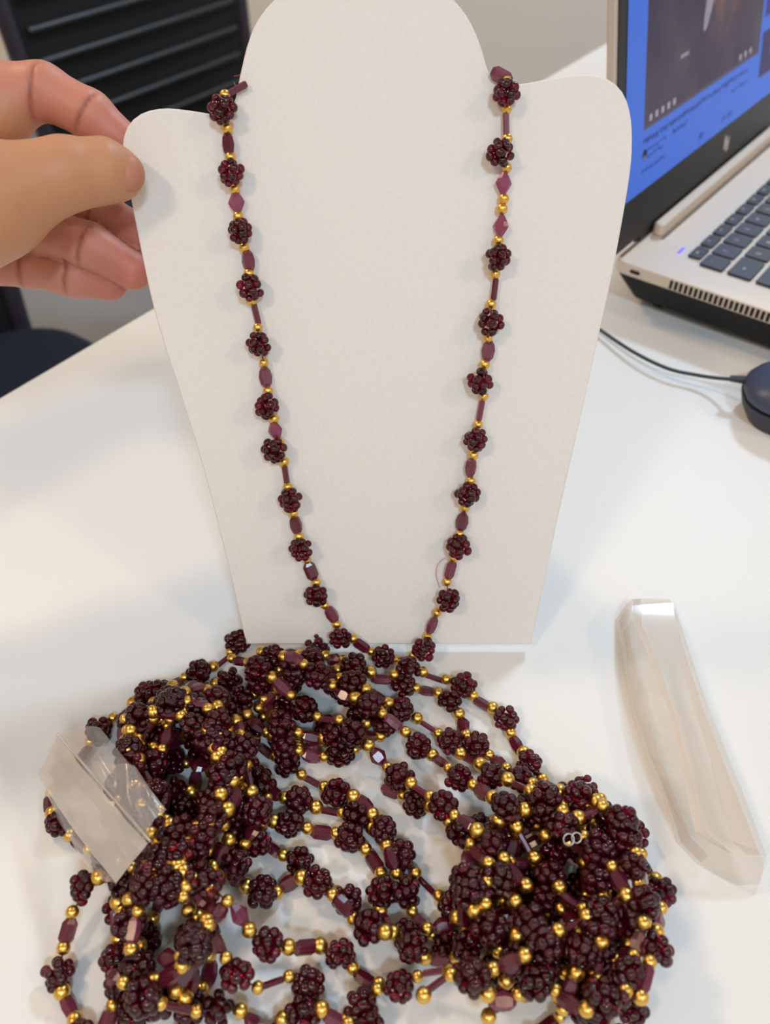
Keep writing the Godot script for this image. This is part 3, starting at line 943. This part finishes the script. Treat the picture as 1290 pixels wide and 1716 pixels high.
func keys(t: Node3D, bx: Transform3D) -> void:
	var font := SystemFont.new()
	font.font_names = PackedStringArray(["Droid Sans"])
	var rows := [
		[0.0315, 0.0415, 0.0088, 0.0205, ["esc", "f1", "f2", "f3", "f4", "f5", "f6", "f7", "f8"], [0.017]],
		[0.0255, 0.0556, 0.0158, 0.0196, ["`", "1", "2", "3", "4", "5", "6", "7", "8"], [0.0165]],
		[0.0255, 0.0744, 0.0158, 0.0196, ["tab", "Q", "W", "E", "R", "T", "Y", "U"], [0.0265]],
		[0.0255, 0.0932, 0.0158, 0.0196, ["caps", "A", "S", "D", "F", "G", "H"], [0.0315]],
		[0.0255, 0.1120, 0.0158, 0.0196, ["shift", "Z", "X", "C", "V", "B"], [0.0405]],
		[0.0255, 0.1308, 0.0158, 0.0196, ["ctrl", "fn", "alt", " "], [0.0265]],
	]
	var well := slab_mesh(rect(0.0285, -0.146, 0.298, -0.0395, 0.003), 0.0006, 0.0002)
	part("keyboard_well", well, M.silver, t, bx * Transform3D(Basis(), Vector3(0, 0, -0.0003)))
	for r in rows.size():
		var row = rows[r]
		var x: float = row[0] - 0.001
		for k in row[4].size():
			var w: float = (row[5][0] if k == 0 else row[3] - 0.003)
			if row[4][k] == " ":
				w = 0.098
			var key := part("key", slab_mesh(rect(0, -row[2] / 2, w, row[2] / 2, 0.0016, 3), 0.0016, 0.0005), M.key_small if r == 0 else M.key, t, bx * Transform3D(Basis(), Vector3(x, -row[1] - 0.0006, 0.0002)))
			var word: String = row[4][k]
			if word != " ":
				var tm := TextMesh.new()
				tm.font = font
				tm.text = word
				tm.font_size = 16
				tm.pixel_size = 0.00016 if word.length() > 1 else 0.00024
				tm.depth = 0.00012
				tm.curve_step = 4.0
				part("legend", tm, M.legend, key, bx * Transform3D(Basis(), Vector3(x + w * 0.42, -row[1] + 0.0002, 0.00185)))
			x += w + 0.003

func screen_picture(w: float, h: float) -> ImageTexture:
	var px := 900
	var py := int(px * h / w)
	var im := Image.create(px, py, false, Image.FORMAT_RGB8)
	var page := s8(74, 116, 218)
	im.fill(page)
	var sc := px / w
	var top := 0.226
	var to_y := func(y: float) -> int: return int((top - y) * sc)
	var to_x := func(x: float) -> int: return int((x - 0.001) * sc)
	# a dark video picture: brown and violet patches
	var fn := FastNoiseLite.new()
	fn.seed = 12
	fn.frequency = 0.006
	fn.fractal_octaves = 3
	var vx0: int = to_x.call(0.0268)
	var vx1: int = to_x.call(0.2232)
	var vy1: int = to_y.call(0.0733)
	var vy0: int = to_y.call(0.186)
	for y in range(maxi(vy0, 0), vy1):
		for x in range(vx0, vx1):
			var k := clampf(fn.get_noise_2d(x, y * 0.7) * 0.9 + 0.5, 0, 1)
			var c := s8(84, 76, 86).lerp(s8(66, 56, 78), k)
			var warm := exp(-pow((x - vx0 - 0.62 * (vx1 - vx0)) / 110.0, 2) - pow((y - vy1 + 210) / 110.0, 2))
			c = c.lerp(s8(150, 104, 92), clampf(warm * (0.5 + 0.7 * fn.get_noise_2d(x * 3, y * 3 + 300)), 0, 1))
			im.set_pixel(x, y, c)
	for blob in [[0.47, 150, 20, 46, s8(176, 176, 190)], [0.53, 200, 26, 60, s8(150, 110, 100)], [0.60, 190, 16, 60, s8(140, 104, 96)]]:
		var cx := vx0 + int(blob[0] * (vx1 - vx0))
		var cy: int = vy1 - blob[1]
		for y in range(maxi(cy - blob[3], 0), mini(cy + blob[3], py)):
			for x in range(cx - blob[2], cx + blob[2]):
				var d := Vector2((x - cx + (y - cy) * 0.25) / float(blob[2]), (y - cy) / float(blob[3])).length() + 0.35 * fn.get_noise_2d(x * 4, y * 4)
				if d < 0.8:
					im.set_pixel(x, y, im.get_pixel(x, y).lerp(blob[4], 0.75))
	var pale := s8(170, 160, 176)
	for q in [0.04, 0.085, 0.13, 0.175, 0.22, 0.8, 0.85, 0.9]:
		im.fill_rect(Rect2i(vx0 + int(q * (vx1 - vx0)), vy1 - 22, 12, 12), pale)
	im.fill_rect(Rect2i(vx0 + int(0.26 * (vx1 - vx0)), vy1 - 92, 38, 7), s8(150, 140, 150))
	im.fill_rect(Rect2i(vx0, vy1 - 5, vx1 - vx0, 3), s8(100, 88, 110))
	# lines of small print under the picture, too soft to read
	var ink := s8(34, 52, 120)
	var r2 := RandomNumberGenerator.new()
	r2.seed = 3
	for line in [[0.0675, 0.0262, 0.205, 10], [0.0605, 0.034, 0.062, 6], [0.056, 0.034, 0.056, 5], [0.0605, 0.072, 0.095, 8], [0.0595, 0.172, 0.205, 7], [0.0485, 0.0262, 0.062, 7], [0.0445, 0.118, 0.124, 12], [0.0445, 0.160, 0.166, 12], [0.0445, 0.170, 0.176, 12]]:
		var x: int = to_x.call(line[1])
		var y: int = to_y.call(line[0])
		while x < to_x.call(line[2]):
			var ww := r2.randi_range(3, 9)
			im.fill_rect(Rect2i(x, y - r2.randi_range(0, 3), ww, line[3] - r2.randi_range(0, 3)), page.lerp(ink, r2.randf_range(0.5, 1.0)))
			x += ww + r2.randi_range(1, 4)
	var ax: int = to_x.call(0.0295)
	var ay: int = to_y.call(0.0585)
	for y in range(-10, 11):
		for x in range(-10, 11):
			if x * x + y * y < 100:
				im.set_pixel(ax + x, ay + y, s8(24, 36, 66) if y < 2 or absi(x) > 5 else s8(110, 120, 120))
	# the side column of small pictures
	for k in 4:
		im.fill_rect(Rect2i(to_x.call(0.229), to_y.call(0.0857 + 0.042 * k), int(0.06 * sc), int(0.032 * sc)), [s8(62, 54, 96), s8(70, 66, 130), s8(60, 60, 90), s8(86, 64, 90)][k])
		im.fill_rect(Rect2i(to_x.call(0.25), to_y.call(0.082 + 0.042 * k), int(0.02 * sc), int(0.015 * sc)), s8(110, 100, 160))
	return ImageTexture.create_from_image(im)

# ---------------------------------------------------------------- mouse
func mouse() -> void:
	var nose := on_table(1246, 662, 0.012)
	var ax := Vector3(0.985, 0, 0.17).normalized()
	var w := Vector3(-ax.z, 0, ax.x)     # towards the camera
	var t := thing("computer_mouse", "dark blue wired computer mouse at the right edge, below the laptop", "mouse", Vector3(nose.x, TY, nose.z) + ax * 0.05)
	var L := 0.108
	for layer in [["lower_body", 0.0004, 0.013, 1.0, M.mouse_low], ["seam", 0.0128, 0.0155, 0.965, M.deep], ["top_shell", 0.0153, 0.036, 1.0, M.mouse_top]]:
		var b := Buf.new()
		var nl := 22
		var ns := 28
		var stack := 7
		var rings := []
		for j in stack + 1:
			var s := float(j) / stack
			var top: bool = layer[0] == "top_shell"
			var ring := []
			for k in ns:
				var a := TAU * k / ns
				var sx := signf(cos(a)) * pow(absf(cos(a)), 0.62)
				var sz := signf(sin(a)) * pow(absf(sin(a)), 0.72)
				var shrink := 1.0
				if top:
					shrink = sqrt(maxf(0.0, 1.0 - pow(s, 2.6)))
				elif layer[0] == "lower_body":
					shrink = 0.9 + 0.1 * sin(s * PI / 2)
				var along_: float = L / 2 + sx * L / 2 * shrink * layer[3]
				var wide: float = (0.0285 + 0.003 * sx) * sz * shrink * layer[3]
				var y: float = lerpf(layer[1], layer[2], s)
				if top:
					y = lerpf(layer[1], layer[2] * (0.62 + 0.38 * sin(PI * clampf(0.2 + along_ / L * 0.65, 0, 1))), s)
				ring.append(nose + ax * (along_ - 0.001) + w * wide + Vector3(0, y - 0.012, 0))
			rings.append(ring)
		var c := nose + ax * L / 2 + Vector3(0, (layer[1] + layer[2]) / 2 - 0.012, 0)
		var first := b.v.size()
		for j in stack + 1:
			for k in ns:
				var up: Vector3 = rings[mini(j + 1, stack)][k] - rings[maxi(j - 1, 0)][k]
				var ro: Vector3 = rings[j][(k + 1) % ns] - rings[j][(k + ns - 1) % ns]
				var nn := up.cross(ro).normalized()
				if nn.dot(rings[j][k] - c) < 0:
					nn = -nn
				if nn == Vector3.ZERO:
					nn = Vector3.UP
				b.vert(rings[j][k], nn)
		for j in stack:
			for k in ns:
				var k2 := (k + 1) % ns
				b.quad(first + j * ns + k, first + j * ns + k2, first + (j + 1) * ns + k2, first + (j + 1) * ns + k)
		b.flat(rings[0], c)
		b.flat(rings[stack], c)
		part(layer[0], b.done(), layer[4], t)
	var rb := Buf.new()
	var s0 := on_table(1243, 636, 0.016)
	add_tube(rb, [s0 + ax * 0.008, s0, s0 - ax * 0.0065], [0.0026, 0.0024, 0.0018], 10)
	part("strain_relief", rb.done(), M.mouse_low, t)
	var cable := []
	for q in [[1236, 636, 0.0155], [1205, 634, 0.010], [1170, 629, 0.007], [1120, 618, 0.0065], [1065, 592, 0.006], [1010, 556, 0.004], [960, 518, 0.003], [900, 470, 0.0025], [820, 420, 0.0025], [740, 390, 0.0025]]:
		cable.append(on_table(q[0], q[1], q[2]))
	var cb := Buf.new()
	add_tube(cb, smooth_line(cable, 0.004), 0.00115, 8)
	part("cable", cb.done(), M.cable, t)

# ---------------------------------------------------------------- chairs beyond the table
func chairs() -> void:
	var f := edge_frame()
	var o: Vector3 = f[0]; var a: Vector3 = f[1]; var n: Vector3 = f[2]
	var at := Vector3(o.x, 0, o.z) + a * 0.77 + n * 0.55
	var t := thing("office_chair", "black slatted office chair standing behind the hand and display board", "chair", at)
	# chair frame: x along the table edge, y up, z away from the table
	var x := Transform3D(Basis(a, Vector3.UP, a.cross(Vector3.UP)), at)
	if x.basis.z.dot(n) < 0:
		x = Transform3D(Basis(-a, Vector3.UP, n), at)
	var sgn: float = 1.0 if x.basis.x.dot(a) > 0 else -1.0
	var seat_x := x * Transform3D(Basis(Vector3.RIGHT, PI / 2), Vector3(0, 0.47, 0))
	part("seat", slab_mesh(rect(-0.25, -0.25, 0.25, 0.24, 0.09, 8), 0.07, 0.025), M.seat, t, seat_x)
	# backrest: dark panel between two uprights, with raised slats
	var lean := Basis(Vector3.RIGHT, 0.06)
	var back := x * Transform3D(lean, Vector3(0, 0.50, 0.245))
	part("backrest", slab_mesh(PackedVector2Array([Vector2(-0.22, -0.09), Vector2(0.22, -0.09), Vector2(0.25, 0.55), Vector2(-0.25, 0.55)]), 0.012, 0.003), M.mesh_back, t, back)
	for s in [-1, 1]:
		var fb := Buf.new()
		add_tube(fb, [Vector3(s * 0.224, -0.12, 0.004), Vector3(s * 0.231, 0.0, 0.004), Vector3(s * 0.256, 0.55, 0.004), Vector3(s * 0.25, 0.58, 0.004)], [0.011, 0.013, 0.013, 0.008], 10)
		part("back_upright", fb.done(), M.frame, t, back)
	for k in 13:
		var y := 0.01 + k * 0.043
		var hw := 0.205 + 0.04 * y
		var sb := Buf.new()
		add_tube(sb, [Vector3(-hw, y, -0.001), Vector3(-hw * 0.4, y, -0.004), Vector3(hw * 0.4, y, -0.004), Vector3(hw, y, -0.001)], 0.0065, 8)
		part("back_slat", sb.done(), M.slat, t, back)
	var cb := Buf.new()
	add_tube(cb, [Vector3(0, 0.09, 0), Vector3(0, 0.25, 0), Vector3(0, 0.25, 0), Vector3(0, 0.44, 0)], [0.028, 0.028, 0.016, 0.016], 14)
	part("gas_column", cb.done(), M.black, t, x)
	for k in 5:
		var d := Vector3(cos(TAU * k / 5 + 0.3), 0, sin(TAU * k / 5 + 0.3))
		var lb := Buf.new()
		add_tube(lb, [Vector3(0, 0.11, 0), d * 0.12 + Vector3(0, 0.105, 0), d * 0.3 + Vector3(0, 0.075, 0)], [0.026, 0.022, 0.014], 10)
		part("leg", lb.done(), M.black, t, x)
		var wb := Buf.new()
		var side := d.cross(Vector3.UP)
		add_tube(wb, [d * 0.3 + Vector3(0, 0.03, 0) - side * 0.02, d * 0.3 + Vector3(0, 0.03, 0) + side * 0.02], 0.029, 14)
		part("caster", wb.done(), M.deep, t, x)
	# a second one of the same kind, of which the photograph shows the seat's corner
	var c: Node3D = t.duplicate()
	c.name = numbered("office_chair")
	add_child(c, true)
	c.position = Vector3(o.x, 0, o.z) + a * 0.02 + n * 0.28
	tag(c, "dark navy office chair seat at the left edge, below the hand", "chair")

# ---------------------------------------------------------------- the hand
func hand() -> void:
	# chains of joints: pixel, depth, radius
	var chains := {
		"palm": [[[-70, 170, 0.325, 0.0135], [-320, 350, 0.312, 0.022]], [[-78, 255, 0.334, 0.013], [-320, 370, 0.312, 0.022]], [[-80, 345, 0.338, 0.0125], [-320, 400, 0.312, 0.022]], [[-75, 428, 0.340, 0.0115], [-320, 430, 0.312, 0.021]], [[-20, 345, 0.294, 0.0175], [-230, 430, 0.300, 0.021]], [[-70, 175, 0.324, 0.013], [2, 196, 0.322, 0.0112]], [[-320, 390, 0.310, 0.025], [-520, 520, 0.300, 0.029]], [[-520, 520, 0.300, 0.029], [-900, 800, 0.280, 0.036]]],
		"thumb": [[[-140, 410, 0.292, 0.019], [-15, 332, 0.290, 0.0182]], [[-15, 332, 0.290, 0.0182], [108, 292, 0.295, 0.0124]], [[108, 292, 0.295, 0.0124], [172, 287, 0.300, 0.0110]], [[172, 287, 0.300, 0.0110], [197, 292, 0.303, 0.0092]]],
		"index": [[[-70, 165, 0.324, 0.0135], [70, 152, 0.322, 0.0100]], [[70, 152, 0.322, 0.0100], [150, 192, 0.324, 0.0089]], [[150, 192, 0.324, 0.0089], [214, 246, 0.328, 0.0076]]],
		"middle": [[[-78, 255, 0.334, 0.013], [95, 342, 0.345, 0.0096]], [[95, 342, 0.345, 0.0096], [172, 362, 0.342, 0.0090]], [[172, 362, 0.342, 0.0090], [238, 396, 0.336, 0.0078]]],
		"ring": [[[-80, 345, 0.338, 0.0125], [68, 385, 0.333, 0.0096]], [[68, 385, 0.333, 0.0096], [150, 412, 0.331, 0.0088]], [[150, 412, 0.331, 0.0088], [222, 453, 0.333, 0.0078]]],
		"pinky": [[[-75, 428, 0.340, 0.0115], [48, 444, 0.340, 0.0088]], [[48, 444, 0.340, 0.0088], [122, 462, 0.340, 0.0082]], [[122, 462, 0.340, 0.0082], [184, 474, 0.340, 0.0072]]],
	}
	var order := ["palm", "thumb", "index", "middle", "ring", "pinky"]
	var bones := []      # [a, ba, len2, ra, rb, chain]
	var lo := Vector3.ONE * 9.0
	var hi := -lo
	for ci in order.size():
		for s in chains[order[ci]]:
			var p := at_depth(s[0][0], s[0][1], s[0][2])
			var q := at_depth(s[1][0], s[1][1], s[1][2])
			bones.append([p, q - p, (q - p).length_squared(), s[0][3], s[1][3], ci])
			for e in [[p, s[0][3]], [q, s[1][3]]]:
				lo = lo.min(e[0] - Vector3.ONE * (e[1] + 0.006))
				hi = hi.max(e[0] + Vector3.ONE * (e[1] + 0.006))
	# flexion creases across the inner side of the joints: place, axis, half width, depth
	var creases := []
	for q in [["index", 0, 1, 0.0], ["index", 1, 1, 0.0], ["ring", 0, 1, 0.0], ["ring", 1, 1, 0.0], ["pinky", 0, 1, 0.1], ["pinky", 1, 1, 0.0], ["middle", 1, 1, 0.0]]:
		var s = chains[q[0]][q[1]]
		var p := at_depth(s[1][0], s[1][1], s[1][2])
		var ax := (p - at_depth(s[0][0], s[0][1], s[0][2])).normalized()
		var s2 = chains[q[0]][q[1] + 1]
		var ax2 := (at_depth(s2[1][0], s2[1][1], s2[1][2]) - p).normalized()
		creases.append([p, (ax + ax2).normalized(), s[1][3], order.find(q[0]), 1.0])
	# fine folds of skin at the root of the thumb
	for q in [[64, 388], [80, 376], [94, 362], [106, 350]]:
		var p := at_depth(q[0], q[1], 0.287)
		creases.append([p, (at_depth(q[0] + 65, q[1] - 35, 0.287) - p).normalized(), 0.0075, 1, 0.55])
	var h := 0.00125
	var view := (EYE - at_depth(100, 300, 0.32)).normalized()
	var nx := int((hi.x - lo.x) / h) + 2
	var ny := int((hi.y - lo.y) / h) + 2
	var nz := int((hi.z - lo.z) / h) + 2
	# only blocks near the surface are sampled
	var B := 8
	var field := {}       # block -> 9^3 samples
	var halfd := B * h * 0.5 * 1.75 + 0.006
	for bxk in range(0, nx, B):
		for byk in range(0, ny, B):
			for bzk in range(0, nz, B):
				var c := lo + Vector3(bxk + 4, byk + 4, bzk + 4) * h
				var best := 9.0
				var near := []
				for bo_ in bones:
					var pa: Vector3 = c - bo_[0]
					var tt := clampf(pa.dot(bo_[1]) / bo_[2], 0.0, 1.0)
					var d: float = (pa - bo_[1] * tt).length() - lerpf(bo_[3], bo_[4], tt)
					best = minf(best, d)
					if d < halfd + 0.012:
						near.append(bo_)
				if best > halfd or best < -halfd - 0.004:
					continue
				var cr := []
				for k in creases:
					if c.distance_to(k[0]) < 0.022:
						cr.append(k)
				var vals := PackedFloat32Array()
				vals.resize(729)
				var inside := false
				var outside := false
				for k in 729:
					var p := lo + Vector3(bxk + k / 81, byk + (k / 9) % 9, bzk + k % 9) * h
					var v := hand_field(p, near, cr, view)
					vals[k] = v
					if v < 0: inside = true
					else: outside = true
				if inside and outside:
					field[Vector3i(bxk, byk, bzk)] = vals
	var b := Buf.new()
	var at := {}
	var tan_c := s8(192, 138, 100).srgb_to_linear()
	var pink := s8(198, 132, 110).srgb_to_linear()
	var deep := s8(186, 102, 88).srgb_to_linear()
	var line_c := s8(120, 50, 38).srgb_to_linear()
	var offs := [0, 81, 9, 90, 1, 82, 10, 91]
	for key in field:
		var vals: PackedFloat32Array = field[key]
		for ix in 8:
			for iy in 8:
				for iz in 8:
					var base: int = ix * 81 + iy * 9 + iz
					var neg := 0
					for o in offs:
						if vals[base + o] < 0.0:
							neg += 1
					if neg == 0 or neg == 8:
						continue
					var sum := Vector3.ZERO
					var cnt := 0
					for e in [[0, 1], [2, 3], [4, 5], [6, 7], [0, 2], [1, 3], [4, 6], [5, 7], [0, 4], [1, 5], [2, 6], [3, 7]]:
						var va := vals[base + offs[e[0]]]
						var vb := vals[base + offs[e[1]]]
						if (va < 0.0) != (vb < 0.0):
							var s := va / (va - vb)
							sum += Vector3(e[0] & 1, (e[0] >> 1) & 1, e[0] >> 2).lerp(Vector3(e[1] & 1, (e[1] >> 1) & 1, e[1] >> 2), s)
							cnt += 1
					var g := Vector3.ZERO
					for c in 8:
						var v := vals[base + offs[c]]
						g += Vector3(v if c & 1 else -v, v if c & 2 else -v, v if c & 4 else -v)
					var cell: Vector3i = key + Vector3i(ix, iy, iz)
					var p := lo + (Vector3(cell) + sum / cnt) * h
					# colour of the skin: browner on the thumb's back, rosier on the inner side of the fingers
					var dt := 9.0
					var df := 9.0
					var tipness := 0.0
					for k in bones.size():
						var bo_ = bones[k]
						var pa: Vector3 = p - bo_[0]
						var tt := clampf(pa.dot(bo_[1]) / bo_[2], 0.0, 1.0)
						var d: float = (pa - bo_[1] * tt).length() - lerpf(bo_[3], bo_[4], tt)
						if bo_[5] <= 1:
							dt = minf(dt, d)
						else:
							if d < df:
								tipness = tt if k + 1 == bones.size() or bones[k + 1][5] != bo_[5] else 0.0
							df = minf(df, d)
					var col := tan_c.lerp(pink, smoothstep(-0.002, 0.002, dt - df))
					col = col.lerp(deep, 0.55 * tipness * smoothstep(0.0, 0.002, dt - df))
					for k in creases:
						var q: Vector3 = p - k[0]
						if q.length() < k[2] * 1.5 and q.dot(view) > 0.0:
							col = col.lerp(line_c, 0.7 * k[4] * exp(-pow(q.dot(k[1]) / 0.0009, 2)) * smoothstep(0.1 * k[2], k[2], q.dot(view)))
					at[cell] = b.vert(p, g.normalized(), Vector2.ZERO, col)
	for key in field:
		var vals: PackedFloat32Array = field[key]
		for ix in 8:
			for iy in 8:
				for iz in 8:
					var base: int = ix * 81 + iy * 9 + iz
					var cell: Vector3i = key + Vector3i(ix, iy, iz)
					var here := vals[base] < 0.0
					for e in [[81, Vector3i(0, 1, 0), Vector3i(0, 0, 1)], [9, Vector3i(1, 0, 0), Vector3i(0, 0, 1)], [1, Vector3i(1, 0, 0), Vector3i(0, 1, 0)]]:
						if here != (vals[base + e[0]] < 0.0):
							var q := [cell, cell - e[1], cell - e[1] - e[2], cell - e[2]]
							if at.has(q[0]) and at.has(q[1]) and at.has(q[2]) and at.has(q[3]):
								b.quad(at[q[0]], at[q[1]], at[q[2]], at[q[3]])
	var root := part("person", b.done(true), M.skin, self)
	tag(root, "bare hand from the left, thumb in front, pinching the white display board", "person")
	# the thumb's nail, seen nearly edge on
	var nb := Buf.new()
	var na := at_depth(211, 294, 0.3015)
	var ny_ := (at_depth(208, 262, 0.302) - at_depth(208, 322, 0.302)).normalized()
	var nf := (at_depth(240, 292, 0.292) - na).normalized()
	nf = (nf - ny_ * nf.dot(ny_)).normalized()
	add_ellipsoid(nb, Transform3D(Basis(ny_.cross(nf) * 0.0056, ny_ * 0.0068, nf * 0.0046), na + nf * 0.0028), 12, 16)
	part("thumb_nail", nb.done(), M.nail, root)

func hand_field(p: Vector3, near: Array, cr: Array, view: Vector3) -> float:
	var d := [9.0, 9.0, 9.0, 9.0, 9.0, 9.0]
	for bo_ in near:
		var pa: Vector3 = p - bo_[0]
		var t := clampf(pa.dot(bo_[1]) / bo_[2], 0.0, 1.0)
		var v: float = (pa - bo_[1] * t).length() - lerpf(bo_[3], bo_[4], t)
		var c: int = bo_[5]
		if d[c] > 8.0:
			d[c] = v
		else:
			var k := 0.012 if c == 0 else 0.003
			var e := maxf(k - absf(d[c] - v), 0.0) / k
			d[c] = minf(d[c], v) - e * e * k * 0.25
	for q in cr:
		var w: Vector3 = p - q[0]
		if w.dot(view) > 0.0 and w.length() < q[2] * 1.6:
			d[q[3]] += 0.0007 * q[4] * exp(-pow(w.dot(q[1]) / 0.0011, 2)) * smoothstep(0.0, q[2], w.dot(view))
	var out: float = d[0]
	for c in range(1, 6):
		if d[c] > 8.0:
			continue
		var k := 0.008
		var e := maxf(k - absf(d[0] - d[c]), 0.0) / k
		out = minf(out, minf(d[0], d[c]) - e * e * k * 0.25)
	return out
